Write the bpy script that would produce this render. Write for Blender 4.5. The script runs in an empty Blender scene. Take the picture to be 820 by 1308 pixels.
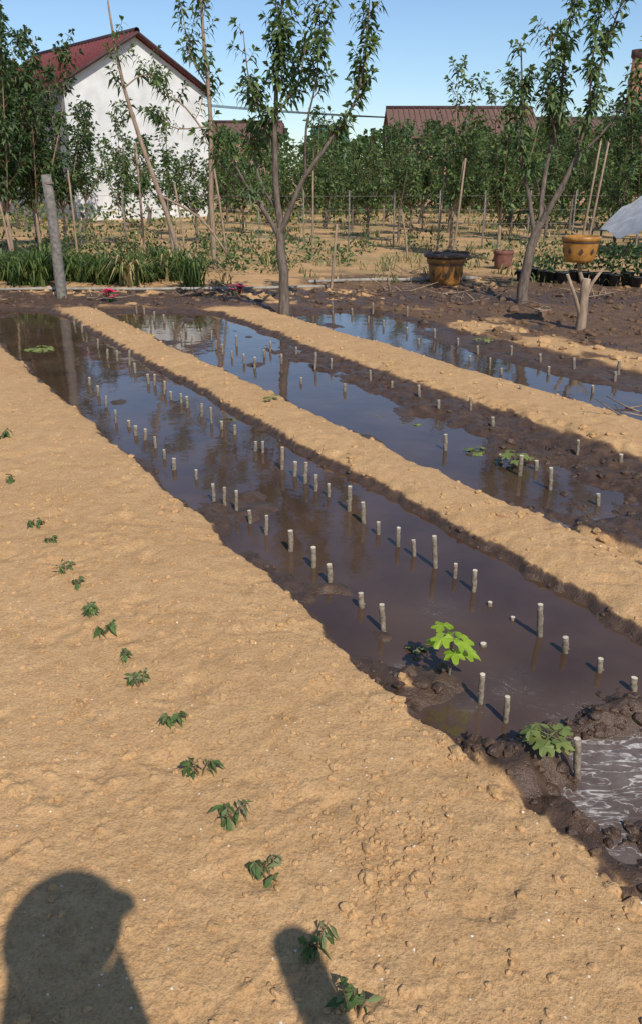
import bpy, math, random
import numpy as np
from mathutils import Vector, Matrix
R=random.Random(7)
scene=bpy.context.scene
CAMH=1.6; F=1027.0; PITCH=math.radians(22.67)
cP,sP=math.cos(PITCH),math.sin(PITCH)
WL=-0.055
# ---------- survey helpers : ground position of a measured bearing ----------
def bearing(x,y):
    u=(x-410)/F; v=(654-y)/F
    return u, v*sP+cP, v*cP-sP
def gp(x,y,z=0.0):
    a,b,c=bearing(x,y); t=(CAMH-z)/-c
    return (a*t,b*t,z)
def atY(x,y,Y):
    a,b,c=bearing(x,y); t=Y/b
    return (a*t,Y,CAMH+c*t)
# ---------- numpy noise ----------
def _h(ix,iy,seed):
    n=(ix.astype(np.int64)*374761393+iy.astype(np.int64)*668265263+seed*1274126177)&0xFFFFFFFF
    n=((n^(n>>13))*1274126177)&0xFFFFFFFF
    n=n^(n>>16)
    return (n&0xFFFFFF)/float(0xFFFFFF)
def vn(x,y,seed=0):
    x=np.asarray(x,float); y=np.asarray(y,float)
    ix=np.floor(x); iy=np.floor(y); fx=x-ix; fy=y-iy
    ix=ix.astype(np.int64); iy=iy.astype(np.int64)
    fx=fx*fx*fx*(fx*(fx*6-15)+10); fy=fy*fy*fy*(fy*(fy*6-15)+10)
    a=_h(ix,iy,seed);b=_h(ix+1,iy,seed);c=_h(ix,iy+1,seed);d=_h(ix+1,iy+1,seed)
    return (a*(1-fx)+b*fx)*(1-fy)+(c*(1-fx)+d*fx)*fy
def fbm(x,y,o=3,seed=0):
    s=0;a=1;t=0
    for i in range(o):
        c,sn=math.cos(1.1*i+.5),math.sin(1.1*i+.5)
        s=s+a*vn((x*c-y*sn)*2**i+i*17.3,(x*sn+y*c)*2**i-i*9.1,seed+i); t+=a; a*=.5
    return s/t
def sst(a,b,x):
    t=np.clip((x-a)/(b-a),0,1); return t*t*(3-2*t)
RD=(-.505,.863); PD=(.863,.505)
K_S=[-50,0.0,0.5,0.95,1.25,1.355,1.43,1.52,2.32,2.40,2.45,2.52,2.62,2.76,2.85,2.91,2.98,4.06,4.16,4.22,4.34,4.68,4.78,4.86,5.95,6.1,6.25,6.5,6.8,7.3,7.6,50]
K_Z=[0,-.006,-.012,.014,.008,-.004,-.075,-.105,-.105,-.06,-.008,.012,.018,.014,-.004,-.06,-.1,-.1,-.05,-.003,.018,.016,-.01,-.095,-.09,-.03,.012,.012,-.02,-.01,0,0]
MOUNDS=[(572,866,.09,.046),(690,965,.11,.045),(425,748,.09,.045),(770,915,.08,.058),(803,905,.07,.062),(490,803,.07,.045),(520,875,.08,.015)]
MOUNDS=[(gp(a,b,-.03)[0],gp(a,b,-.03)[1],c,d) for a,b,c,d in MOUNDS]
PITS=[(800,968,.12,.08),(765,1035,.07,.07),(700,1012,.06,.06),(795,1090,.05,.05)]
PITS=[(gp(a,b,-.05)[0],gp(a,b,-.05)[1],c,d) for a,b,c,d in PITS]
def Hraw(x,y):
    x=np.asarray(x,float); y=np.asarray(y,float)
    s=x*PD[0]+y*PD[1]; r=x*RD[0]+y*RD[1]
    s2=s+.07*(fbm(s*.8,r*.9,2,3)-.5)*2*.6+.045*(fbm(s*3,r*3.5,3,5)-.5)*2+.02*(fbm(s*14,r*14,2,6)-.5)*2
    z=np.interp(s2,K_S,K_Z)
    tr=sst(-.03,-.09,z)
    m2=sst(3.5,3.75,s2)*sst(4.3,4.1,s2)*sst(9.0,6.5,r)
    m3=sst(5.3,5.6,s2)*sst(6.3,6.1,s2)*sst(8.6,6.5,r)
    z=z+(m2+m3)*.062*(.6+.9*fbm(x*3,y*3,2,11))
    m1=sst(1.8,1.25,r)*sst(1.3,1.5,s2)*sst(2.5,2.3,s2)
    z=z+m1*.050*(fbm(x*4+3,y*4,3,14)*1.8-.05)
    m4=sst(3.9,2.4,r)*sst(2.8,3.0,s2)*sst(4.2,4.0,s2)
    z=z+m4*.05*(fbm(x*4,y*4,2,15)*1.5)
    z=z+tr*np.clip(fbm(x*2.2,y*2.2,3,21)-.62,0,1)*.26
    for (gx,gy,gr,gh) in MOUNDS:
        z=z+gh*np.exp(-((x-gx)**2+(y-gy)**2)/(gr*gr))
    for (gx,gy,gr,gh) in PITS:
        z=z-gh*np.exp(-((x-gx)**2+(y-gy)**2)/(gr*gr))*sst(1.4,1.55,s)
    w=sst(10.55,11.1,y+.5*(fbm(x*1.3,y*1.3,2,31)-.5))
    z=z*(1-w)+w*(.02*(fbm(x*1.2,y*1.2,3,33)-.5)*2+.01)
    far=sst(14,30,np.hypot(x,y))
    z=z*(1-far)
    return z
def detail(x,y,z):
    tr=sst(-.02,-.06,z)
    d=np.hypot(x,y); near=sst(20,9,d)
    wx=x+.06*(fbm(x*5,y*5,2,81)-.5)*2; wy=y+.06*(fbm(x*5,y*5,2,83)-.5)*2
    n=(fbm(x*2.6,y*2.6,3,41)-.5)*.014
    n=n+(fbm(wx*9,wy*9,3,43)-.5)*.006
    n=n+(fbm(wx*30,wy*30,3,45)-.5)*.0065*sst(8,3,d)
    n=n+(fbm(x*80,y*80,2,46)-.5)*.0042*sst(4,2,d)
    c=fbm(wx*26,wy*26,2,47); n=n+np.clip(c-.60,0,1)*.05*sst(.48,.62,fbm(x*2,y*2,2,48))
    c=fbm(wx*7+5,wy*7,2,49); n=n-np.clip(c-.66,0,1)*.06
    n=n*(1-.55*tr)+ tr*(fbm(x*16,y*16,3,51)-.5)*.018
    s=x*PD[0]+y*PD[1]; r=x*RD[0]+y*RD[1]
    rough=sst(6.2,7.5,s)+sst(10.6,11.2,y)
    n=n+np.clip(rough,0,1)*(fbm(x*6,y*6,3,53)-.5)*.07*sst(22,14,d)
    mud=(sst(2.0,1.4,r)*sst(1.42,1.55,s)*sst(2.5,2.35,s)+sst(3.5,3.7,s)*sst(4.3,4.15,s)*sst(9,7,r)+sst(3.9,2.6,r)*sst(2.85,3,s)*sst(4.2,4,s))
    q=fbm(wx*9,wy*9,3,57); n=n+np.clip(mud,0,1)*(np.abs(q-.5)*-2+.26)*.050
    return n*near
def H(x,y):
    z=Hraw(x,y); return z+detail(x,y,z)
def wet(x,y,z):
    s=x*PD[0]+y*PD[1]; r=x*RD[0]+y*RD[1]
    n=fbm(x*5,y*5,3,61)-.5; nl=fbm(x*1.1,y*1.1,3,63)-.5
    intr=sst(1.2,1.3,s)*sst(7.4,7.0,s)*sst(11.3,10.9,y)
    hw=z-WL+n*.012+nl*.006
    a=sst(.040,.031,hw)
    w=a*intr
    e=.08*sst(2.1,1.5,r)
    inner=sst(1.46-e,1.50-e,s)*sst(2.36,2.32,s)+sst(2.94,2.98,s)*sst(4.10,4.04,s)+sst(4.88,4.94,s)*sst(6.05,5.95,s)
    w=np.maximum(w,np.clip(inner,0,1)*(.90+.3*n)*sst(11.1,10.8,y))
    reg=sst(6.3,7.0,s+nl*1.6)*sst(15.5,13.3,y+nl*4)*.66
    reg=reg*sst(-.30,.05,n+nl*.9+.16)
    head=sst(10.6,11.1,y+n*.6)*sst(13.0,12.3,y+nl*1.5)*.85*sst(-.35,-.12,n*1.2+nl)
    w=np.maximum(w,np.maximum(reg,head))
    w=np.maximum(w,sst(6.5,6.9,s+nl)*sst(13,12,y)*.55)
    w=np.maximum(w,sst(5.9,6.1,s)*.6*sst(-.05,.12,nl+n*.6)*sst(12,11,y))
    return np.clip(w,0,1)
# ---------- materials ----------
def newmat(name):
    m=bpy.data.materials.new(name); m.use_nodes=True
    nt=m.node_tree; b=nt.nodes["Principled BSDF"]; return m,nt,b
def noise_node(nt,scale,detail=3,rough=.6,coord='Object'):
    tc=nt.nodes.new('ShaderNodeTexCoord'); n=nt.nodes.new('ShaderNodeTexNoise')
    n.inputs['Scale'].default_value=scale; n.inputs['Detail'].default_value=detail; n.inputs['Roughness'].default_value=rough
    nt.links.new(tc.outputs[coord],n.inputs['Vector']); return n
def ramp(nt,fac,stops):
    r=nt.nodes.new('ShaderNodeValToRGB')
    while len(r.color_ramp.elements)<len(stops): r.color_ramp.elements.new(.5)
    for e,(p,c) in zip(r.color_ramp.elements,stops):
        e.position=p; e.color=(c[0],c[1],c[2],1)
    nt.links.new(fac,r.inputs['Fac']); return r
def math_(nt,op,a=None,b=None,c=None):
    m=nt.nodes.new('ShaderNodeMath'); m.operation=op
    for i,v in enumerate((a,b,c)):
        if v is None: continue
        if isinstance(v,(int,float)): m.inputs[i].default_value=v
        else: nt.links.new(v,m.inputs[i])
    return m.outputs[0]
def mat_simple(name,c1,c2,scale=8,rough=.8,bump=.0,spec=.3,stretch=None,metal=0):
    m,nt,b=newmat(name)
    n=noise_node(nt,scale)
    if stretch:
        mp=nt.nodes.new('ShaderNodeMapping'); mp.inputs['Scale'].default_value=stretch
        l=n.inputs['Vector'].links[0]; src=l.from_socket; nt.links.remove(l)
        nt.links.new(src,mp.inputs['Vector']); nt.links.new(mp.outputs[0],n.inputs['Vector'])
    r=ramp(nt,n.outputs['Fac'],[(.32,c1),(.68,c2)])
    nt.links.new(r.outputs[0],b.inputs['Base Color'])
    b.inputs['Roughness'].default_value=rough; b.inputs['Specular IOR Level'].default_value=spec
    b.inputs['Metallic'].default_value=metal
    if bump>0:
        bp=nt.nodes.new('ShaderNodeBump'); bp.inputs['Strength'].default_value=bump; bp.inputs['Distance'].default_value=.01
        nt.links.new(n.outputs['Fac'],bp.inputs['Height']); nt.links.new(bp.outputs[0],b.inputs['Normal'])
    return m
def mat_leaf(name,c1,c2,scale=2.5,trans=.35,rough=.5):
    m,nt,b=newmat(name)
    n=noise_node(nt,scale,1)
    r=ramp(nt,n.outputs['Fac'],[(.3,c1),(.7,c2)])
    nt.links.new(r.outputs[0],b.inputs['Base Color']); b.inputs['Roughness'].default_value=rough
    b.inputs['Specular IOR Level'].default_value=.4
    t=nt.nodes.new('ShaderNodeBsdfTranslucent')
    hs=nt.nodes.new('ShaderNodeHueSaturation'); hs.inputs['Value'].default_value=1.5; hs.inputs['Saturation'].default_value=1.15
    nt.links.new(r.outputs[0],hs.inputs['Color']); nt.links.new(hs.outputs[0],t.inputs['Color'])
    mx=nt.nodes.new('ShaderNodeMixShader'); mx.inputs[0].default_value=trans
    nt.links.new(b.outputs[0],mx.inputs[1]); nt.links.new(t.outputs[0],mx.inputs[2])
    nt.links.new(mx.outputs[0],nt.nodes['Material Output'].inputs['Surface'])
    return m
def mat_soil():
    m,nt,b=newmat('soil')
    L=nt.links.new
    at=nt.nodes.new('ShaderNodeAttribute'); at.attribute_name='wet'
    ag=nt.nodes.new('ShaderNodeAttribute'); ag.attribute_name='veg'
    n1=noise_node(nt,1.3,4,.6); n2=noise_node(nt,16,4,.75); n3=noise_node(nt,110,3,.75)
    dry1=ramp(nt,n1.outputs['Fac'],[(.3,(.44,.252,.106)),(.7,(.57,.350,.165))])
    dry2=ramp(nt,n2.outputs['Fac'],[(.3,(.39,.215,.088)),(.72,(.62,.395,.195))])
    mx=nt.nodes.new('ShaderNodeMix'); mx.data_type='RGBA'; mx.inputs[0].default_value=.5
    L(dry1.outputs[0],mx.inputs[6]); L(dry2.outputs[0],mx.inputs[7])
    dk=ramp(nt,n3.outputs['Fac'],[(.28,(.64,.61,.58)),(.52,(1.02,1.02,1.02)),(.75,(1.16,1.15,1.12))])  # shade painted into the soil colour: low spots of the grain darkened
    mm=nt.nodes.new('ShaderNodeMix'); mm.data_type='RGBA'; mm.blend_type='MULTIPLY'; mm.inputs[0].default_value=1
    L(mx.outputs[2],mm.inputs[6]); L(dk.outputs[0],mm.inputs[7])
    vo=nt.nodes.new('ShaderNodeTexVoronoi'); vo.inputs['Scale'].default_value=38
    tc=nt.nodes.new('ShaderNodeTexCoord'); L(tc.outputs['Object'],vo.inputs['Vector'])
    lt=nt.nodes.new('ShaderNodeMath'); lt.operation='LESS_THAN'; lt.inputs[1].default_value=.12; L(vo.outputs['Distance'],lt.inputs[0])
    sp=nt.nodes.new('ShaderNodeSeparateColor'); L(vo.outputs['Color'],sp.inputs[0])
    gt=nt.nodes.new('ShaderNodeMath'); gt.operation='GREATER_THAN'; gt.inputs[1].default_value=.84; L(sp.outputs[0],gt.inputs[0])
    mu=nt.nodes.new('ShaderNodeMath'); mu.operation='MULTIPLY'; L(lt.outputs[0],mu.inputs[0]); L(gt.outputs[0],mu.inputs[1])
    gr=nt.nodes.new('ShaderNodeMix'); gr.data_type='RGBA'; gr.inputs[7].default_value=(.80,.68,.52,1)
    L(mu.outputs[0],gr.inputs[0]); L(mm.outputs[2],gr.inputs[6])
    veg=ramp(nt,n2.outputs['Fac'],[(.3,(.12,.12,.04)),(.7,(.26,.21,.09))])
    mv=nt.nodes.new('ShaderNodeMix'); mv.data_type='RGBA'
    nv=noise_node(nt,.55,5,.7)
    ad=nt.nodes.new('ShaderNodeMath'); ad.operation='MULTIPLY'
    rv=ramp(nt,nv.outputs['Fac'],[(.45,(0,0,0)),(.60,(.8,.8,.8))])
    L(rv.outputs[0],ad.inputs[0]); L(ag.outputs['Fac'],ad.inputs[1])
    L(ad.outputs[0],mv.inputs[0]); L(gr.outputs[2],mv.inputs[6]); L(veg.outputs[0],mv.inputs[7])
    mid=ramp(nt,n2.outputs['Fac'],[(.3,(.105,.058,.030)),(.7,(.20,.115,.061))])
    wt=ramp(nt,n2.outputs['Fac'],[(.3,(.045,.027,.017)),(.7,(.115,.068,.043))])
    ra=ramp(nt,at.outputs['Fac'],[(0.05,(0,0,0)),(.5,(1,1,1))])
    rb=ramp(nt,at.outputs['Fac'],[(.5,(0,0,0)),(.92,(1,1,1))])
    m1=nt.nodes.new('ShaderNodeMix'); m1.data_type='RGBA'; L(ra.outputs[0],m1.inputs[0]); L(mv.outputs[2],m1.inputs[6]); L(mid.outputs[0],m1.inputs[7])
    m2=nt.nodes.new('ShaderNodeMix'); m2.data_type='RGBA'; L(rb.outputs[0],m2.inputs[0]); L(m1.outputs[2],m2.inputs[6]); L(wt.outputs[0],m2.inputs[7])
    L(m2.outputs[2],b.inputs['Base Color'])
    rr=ramp(nt,at.outputs['Fac'],[(.4,(.95,)*3),(.95,(.32,)*3)]); L(rr.outputs[0],b.inputs['Roughness'])
    b.inputs['Specular IOR Level'].default_value=.35
    s=math_(nt,'MULTIPLY_ADD',n3.outputs['Fac'],.55,n2.outputs['Fac'])
    s2=math_(nt,'MULTIPLY_ADD',vo.outputs['Distance'],-.14,s)
    bp=nt.nodes.new('ShaderNodeBump'); bp.inputs['Strength'].default_value=.8; bp.inputs['Distance'].default_value=.011
    L(s2,bp.inputs['Height']); L(bp.outputs[0],b.inputs['Normal'])
    return m
def mat_water():
    m,nt,b=newmat('muddy_water'); L=nt.links.new
    n=noise_node(nt,2.0,3,.6)
    r=ramp(nt,n.outputs['Fac'],[(.3,(.052,.030,.020)),(.7,(.095,.055,.035))])
    at=nt.nodes.new('ShaderNodeAttribute'); at.attribute_name='foam'
    # swirling foam filaments carried by the inflow
    n2=noise_node(nt,8,3,.55); n2.inputs['Distortion'].default_value=1.6
    tc=n2.inputs['Vector'].links[0].from_socket; mp=nt.nodes.new('ShaderNodeMapping'); mp.inputs['Rotation'].default_value=(0,0,.5); mp.inputs['Scale'].default_value=(.8,2.4,1)
    nt.links.remove(n2.inputs['Vector'].links[0]); L(tc,mp.inputs[0]); L(mp.outputs[0],n2.inputs['Vector'])
    ab=math_(nt,'ABSOLUTE',math_(nt,'SUBTRACT',n2.outputs['Fac'],.5))
    wd=math_(nt,'MULTIPLY',at.outputs['Fac'],.042)
    fil=math_(nt,'SUBTRACT',1.0,math_(nt,'DIVIDE',ab,math_(nt,'ADD',wd,.0005)))
    fil=math_(nt,'MAXIMUM',fil,0.0)
    n6=noise_node(nt,22,3,.7)
    fil=math_(nt,'MULTIPLY',fil,ramp(nt,n6.outputs['Fac'],[(.38,(.15,)*3),(.6,(1,1,1))]).outputs[0])
    thin=math_(nt,'MULTIPLY',at.outputs['Fac'],.30)
    fo=math_(nt,'MINIMUM',math_(nt,'MULTIPLY_ADD',fil,math_(nt,'MINIMUM',math_(nt,'MULTIPLY',at.outputs['Fac'],1.4),1.0),math_(nt,'MULTIPLY',thin,n6.outputs['Fac'])),.85)
    mx=nt.nodes.new('ShaderNodeMix'); mx.data_type='RGBA'; mx.inputs[7].default_value=(.62,.56,.50,1)
    L(fo,mx.inputs[0]); L(r.outputs[0],mx.inputs[6]); L(mx.outputs[2],b.inputs['Base Color'])
    ro=ramp(nt,fo,[(0,(.045,)*3),(1,(.6,)*3)]); L(ro.outputs[0],b.inputs['Roughness']); b.inputs['IOR'].default_value=1.5
    n3=noise_node(nt,6,3,.5)
    bp=nt.nodes.new('ShaderNodeBump'); bp.inputs['Strength'].default_value=.15; bp.inputs['Distance'].default_value=.01
    n5=noise_node(nt,20,3,.55); n5.inputs['Distortion'].default_value=1.2
    m5=math_(nt,'MULTIPLY',n5.outputs['Fac'],at.outputs['Fac'])
    L(math_(nt,'MULTIPLY_ADD',m5,6.0,n3.outputs['Fac']),bp.inputs['Height']); L(bp.outputs[0],b.inputs['Normal'])
    return m
SOIL=mat_soil(); WATER=mat_water()
BARK=mat_simple('bark',(.085,.062,.048),(.20,.155,.12),30,.9,.7,stretch=(1,1,.25))
BARKP=mat_simple('bark_pale',(.20,.135,.09),(.36,.26,.18),25,.9,.4,stretch=(1,1,.25))
TWIG=mat_simple('twig',(.13,.08,.045),(.2,.13,.065),20,.8)
LF=[mat_leaf('leaf_mid',(.058,.105,.030),(.110,.168,.052)),
    mat_leaf('leaf_dark',(.030,.060,.021),(.058,.098,.034)),
    mat_leaf('leaf_light',(.12,.175,.050),(.19,.245,.080)),
    mat_leaf('leaf_yellow',(.22,.20,.05),(.30,.26,.08))]
GR=[mat_leaf('grass_blade',(.08,.125,.03),(.15,.20,.055)),mat_leaf('grass_dry',(.32,.24,.11),(.44,.34,.17),trans=.2),mat_leaf('grass_dark',(.035,.068,.018),(.065,.11,.035))]
# ---------- mesh builder ----------
class MB:
    def __init__(s): s.v=[]; s.f=[]; s.m=[]; s.sm=[]
    def add(s,vs,fs,mat=0,smooth=False):
        o=len(s.v); s.v.extend([tuple(q) for q in vs])
        for f in fs: s.f.append(tuple(i+o for i in f)); s.m.append(mat); s.sm.append(smooth)
    def tube(s,pts,rad,n=7,mat=0,cap=True,capmat=None):
        pts=[Vector(p) for p in pts]; vs=[]; N=len(pts)
        d0=(pts[1]-pts[0]).normalized()
        a=Vector((1,0,0)) if abs(d0.x)<.9 else Vector((0,1,0))
        u=d0.cross(a).normalized()
        for i,p in enumerate(pts):
            d=(pts[min(i+1,N-1)]-pts[max(i-1,0)]).normalized()
            u=(u-d*u.dot(d)).normalized(); w=d.cross(u)
            for k in range(n):
                t=2*math.pi*k/n; vs.append(p+(u*math.cos(t)+w*math.sin(t))*rad[i])
        fs=[]
        for i in range(N-1):
            for k in range(n):
                fs.append((i*n+k,i*n+(k+1)%n,(i+1)*n+(k+1)%n,(i+1)*n+k))
        s.add(vs,fs,mat,True)
        if cap:
            o=len(s.v)-n
            s.f.append(tuple(range(o,o+n))); s.m.append(mat if capmat is None else capmat); s.sm.append(False)
    def leaf(s,p,d,side,L,W,mat,droop=.25):
        d=d.normalized(); side=(side-d*side.dot(d))
        if side.length<1e-4: side=Vector((d.y,-d.x,.01))
        side.normalize(); up=side.cross(d)
        if up.z<0: up=-up
        m=p+d*L*.5+Vector((0,0,-droop*L*.12)); t=p+d*L*.95+Vector((0,0,-droop*L*.75))
        s.add([p,m+side*W*.5+up*W*.12,t,m-side*W*.5+up*W*.12,m],[(0,4,1),(4,2,1),(0,3,4),(4,3,2)],mat)
    def lathe(s,prof,n=20,c=(0,0,0),mat=0,sx=1,sy=1):
        vs=[];fs=[]
        for (r,z) in prof:
            for k in range(n):
                t=2*math.pi*k/n; vs.append((c[0]+r*sx*math.cos(t),c[1]+r*sy*math.sin(t),c[2]+z))
        for i in range(len(prof)-1):
            for k in range(n): fs.append((i*n+k,i*n+(k+1)%n,(i+1)*n+(k+1)%n,(i+1)*n+k))
        s.add(vs,fs,mat,True)
    def box(s,x0,x1,y0,y1,z0,z1,mat=0):
        s.add([(x0,y0,z0),(x1,y0,z0),(x1,y1,z0),(x0,y1,z0),(x0,y0,z1),(x1,y0,z1),(x1,y1,z1),(x0,y1,z1)],
              [(0,3,2,1),(4,5,6,7),(0,1,5,4),(1,2,6,5),(2,3,7,6),(3,0,4,7)],mat)
    def obj(s,name,mats,loc=(0,0,0),parent=None,rotz=0):
        me=bpy.data.meshes.new(name); me.from_pydata(s.v,[],s.f); me.update()
        for m in mats: me.materials.append(m)
        me.polygons.foreach_set('material_index',s.m); me.polygons.foreach_set('use_smooth',s.sm)
        o=bpy.data.objects.new(name,me); scene.collection.objects.link(o); o.location=loc; o.rotation_euler[2]=rotz
        if parent: o.parent=parent
        return o
def inst(name,src,loc,rz=0,sc=1):
    o=bpy.data.objects.new(name,src.data); scene.collection.objects.link(o)
    o.location=loc; o.rotation_euler[2]=rz; o.scale=(sc,)*3 if not isinstance(sc,tuple) else sc
    return o
def empty(name,loc=(0,0,0),rz=0):
    o=bpy.data.objects.new(name,None); scene.collection.objects.link(o); o.location=loc; o.rotation_euler[2]=rz; return o
def rv(r,a=1): return Vector((r.uniform(-a,a),r.uniform(-a,a),r.uniform(-a,a)))
# ---------- ground ----------
def make_ground():
    rs=[.25]
    while rs[-1]<15: rs.append(rs[-1]*1.0046 if rs[-1]>.9 else rs[-1]*1.03)
    while rs[-1]<4000: rs.append(rs[-1]*1.045)
    rs=np.array(rs)
    th=np.concatenate([np.arange(-36,40,.25),np.arange(40,324,3.0)])*math.pi/180
    n,m=len(rs),len(th)
    RR,TT=np.meshgrid(rs,th,indexing='ij')
    X=(RR*np.sin(TT)).ravel(); Y=(RR*np.cos(TT)).ravel()
    X=np.append(X,0.0); Y=np.append(Y,0.0)
    zr=Hraw(X,Y); Z=zr+detail(X,Y,zr); W=wet(X,Y,Z)
    veg=sst(13,17,Y+2*(fbm(X*.4,Y*.4,2,71)-.5))*1.0
    me=bpy.data.meshes.new('ground')
    V=np.stack([X,Y,Z],1)
    i=np.arange(n-1)[:,None]; j=np.arange(m)[None,:]; jn=(j+1)%m
    Q=np.stack([i*m+j,(i+1)*m+j,(i+1)*m+jn,i*m+jn],-1)[:, :, ::-1].reshape(-1,4)
    tri=np.stack([np.full(m,n*m),np.arange(m),(np.arange(m)+1)%m],1)[:, ::-1]
    loops=np.concatenate([Q.ravel(),tri.ravel()])
    nf=len(Q)+len(tri)
    me.vertices.add(len(V)); me.vertices.foreach_set('co',V.ravel())
    me.loops.add(len(loops)); me.loops.foreach_set('vertex_index',loops.astype(np.int32))
    me.polygons.add(nf)
    ls=np.concatenate([np.arange(len(Q))*4,len(Q)*4+np.arange(len(tri))*3])
    me.polygons.foreach_set('loop_start',ls.astype(np.int32))
    me.update(calc_edges=True); me.validate()
    me.polygons.foreach_set('use_smooth',np.ones(nf,bool))
    for nm,a in (('wet',W),('veg',veg)):
        at=me.attributes.new(nm,'FLOAT','POINT'); at.data.foreach_set('value',a.astype(np.float32))
    me.materials.append(SOIL)
    o=bpy.data.objects.new('ground',me); scene.collection.objects.link(o)
    if me.polygons[100].normal.z<0: me.flip_normals()
make_ground()
def sr(s,r): return (PD[0]*s+RD[0]*r,PD[1]*s+RD[1]*r,WL)
FOAM=[(800,972,.22,1.0),(760,1035,.12,.9),(748,684,.28,.6),(812,712,.25,.7),(512,860,.06,.6),(700,1010,.1,.7),(790,1090,.1,.8),(560,778,.10,.22),(650,880,.12,.25),(600,905,.08,.3)]
FOAM=[(gp(a,b,WL)[0],gp(a,b,WL)[1],c,d) for a,b,c,d in FOAM]
def make_water():
    S=np.arange(1.2,6.9,.05); Rr=np.arange(-2,13,.05)
    lim=lambda s:13-(s-1.2)*.75
    SS,RR=np.meshgrid(S,Rr,indexing='ij')
    X=PD[0]*SS+RD[0]*RR; Y=PD[1]*SS+RD[1]*RR
    fo=np.zeros_like(X)
    for (gx,gy,gr,gh) in FOAM: fo=np.maximum(fo,gh*np.exp(-((X-gx)**2+(Y-gy)**2)/(gr*gr)))
    n,m=X.shape; V=np.stack([X,Y,np.full_like(X,WL)],-1).reshape(-1,3)
    fs=[(i*m+j,(i+1)*m+j,(i+1)*m+j+1,i*m+j+1) for i in range(n-1) for j in range(m-1) if Rr[j]<lim(S[i])]
    me=bpy.data.meshes.new('irrigation_water'); me.from_pydata(V.tolist(),[],fs); me.update()
    at=me.attributes.new('foam','FLOAT','POINT'); at.data.foreach_set('value',fo.ravel().astype(np.float32))
    me.materials.append(WATER); o=bpy.data.objects.new('irrigation_water',me); scene.collection.objects.link(o)
    if me.polygons[0].normal.z<0: me.flip_normals()
make_water()
# ---------- clods ----------
import bmesh
def ico(sub):
    bm=bmesh.new(); bmesh.ops.create_icosphere(bm,subdivisions=sub,radius=1)
    v=np.array([q.co[:] for q in bm.verts]); f=np.array([[w.index for w in q.verts] for q in bm.faces]); bm.free(); return v,f
def make_clods(name,pts,seed):
    rg=np.random.RandomState(seed)
    i1=ico(1); i2=ico(2); VV=[];FF=[];WW=[];o=0
    P=np.array(pts); z=H(P[:,0],P[:,1]); w=wet(P[:,0],P[:,1],z)
    for k,(x,y,r) in enumerate(pts):
        if z[k]<WL-.012: continue
        v,f=(i2 if r>.009 else i1)
        ph=rg.uniform(0,6,3)
        q=v*(1+.22*np.sin(v[:,[1,2,0]]*3.1+ph))*(1+rg.uniform(-.15,.15,(len(v),1)))*rg.uniform(.7,1.2,3)*r
        q[:,2]*=.7
        a=rg.uniform(0,6.28); c,s=math.cos(a),math.sin(a)
        q=np.stack([q[:,0]*c-q[:,1]*s,q[:,0]*s+q[:,1]*c,q[:,2]],1)+np.array([x,y,z[k]+r*.08])
        VV.append(q); FF.append(f+o); WW.append(np.full(len(q),max(0,w[k]-.05))); o+=len(q)
    V=np.concatenate(VV);Fc=np.concatenate(FF);W=np.concatenate(WW)
    me=bpy.data.meshes.new(name); me.from_pydata(V.tolist(),[],Fc.tolist()); me.update()
    for nm,a in (('wet',W),('veg',W*0)):
        at=me.attributes.new(nm,'FLOAT','POINT'); at.data.foreach_set('value',a.astype(np.float32))
    me.materials.append(SOIL); ob=bpy.data.objects.new(name,me); scene.collection.objects.link(ob)
pts=[]
cl=[(gp(510,1085)[0],gp(510,1085)[1],.09)]*6+[(gp(470,1150)[0],gp(470,1150)[1],.1)]*3+[(gp(430,1010)[0],gp(430,1010)[1],.12)]*3+[(R.uniform(-1.6,1.4),R.uniform(.8,4.5),R.uniform(.08,.25)) for _ in range(60)]
for _ in range(10000):
    cc=None
    if R.random()<.5: cc=R.choice(cl); x=R.gauss(cc[0],cc[2]); y=R.gauss(cc[1],cc[2])
    else:
        y=R.uniform(.8,7); x=R.uniform(-.5,.6)*y-.2
    s=x*PD[0]+y*PD[1]
    if s>1.38: continue
    r=.0022+.0105*R.random()**4.5+(.013*R.random() if R.random()<.014 else 0)
    if y>3: r*=1.3
    pts.append((x,y,r))
for _ in range(3600):
    r_=R.uniform(-.5,11); s=R.choice([R.gauss(1.42,.06),R.gauss(2.42,.05),R.gauss(2.86,.06),R.uniform(2.5,2.8),R.uniform(3.65,4.2),R.gauss(4.2,.08),R.gauss(4.8,.08),R.uniform(4.3,4.7),R.uniform(5.6,6.3)])
    q=sr(s,r_); pts.append((q[0],q[1],.003+.017*R.random()**3.5))
for _ in range(700):
    q=sr(R.uniform(1.4,2.5),R.uniform(.0,1.7)); pts.append((q[0],q[1],.004+.022*R.random()**3))
for (px,py,sc,n) in [(775,905,.08,40),(800,1050,.07,30),(745,910,.05,20),(700,960,.08,16),(650,620,.2,60),(780,660,.2,50),(810,1150,.05,18),(540,870,.08,18),(600,955,.05,18),(760,600,.25,60),(620,560,.3,60)]:
    c=gp(px,py)
    for _ in range(n): pts.append((R.gauss(c[0],sc),R.gauss(c[1],sc),.006+.024*R.random()**2.2))
for _ in range(2600):
    x=R.uniform(0,7); y=R.uniform(6.5,14); s=x*PD[0]+y*PD[1]
    if s>5.9: pts.append((x,y,.012+.055*R.random()**4))
for _ in range(700):
    pts.append((R.uniform(-6,2),R.uniform(10.9,12.7),.01+.05*R.random()**3))
make_clods('soil_clods',pts,3)
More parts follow.
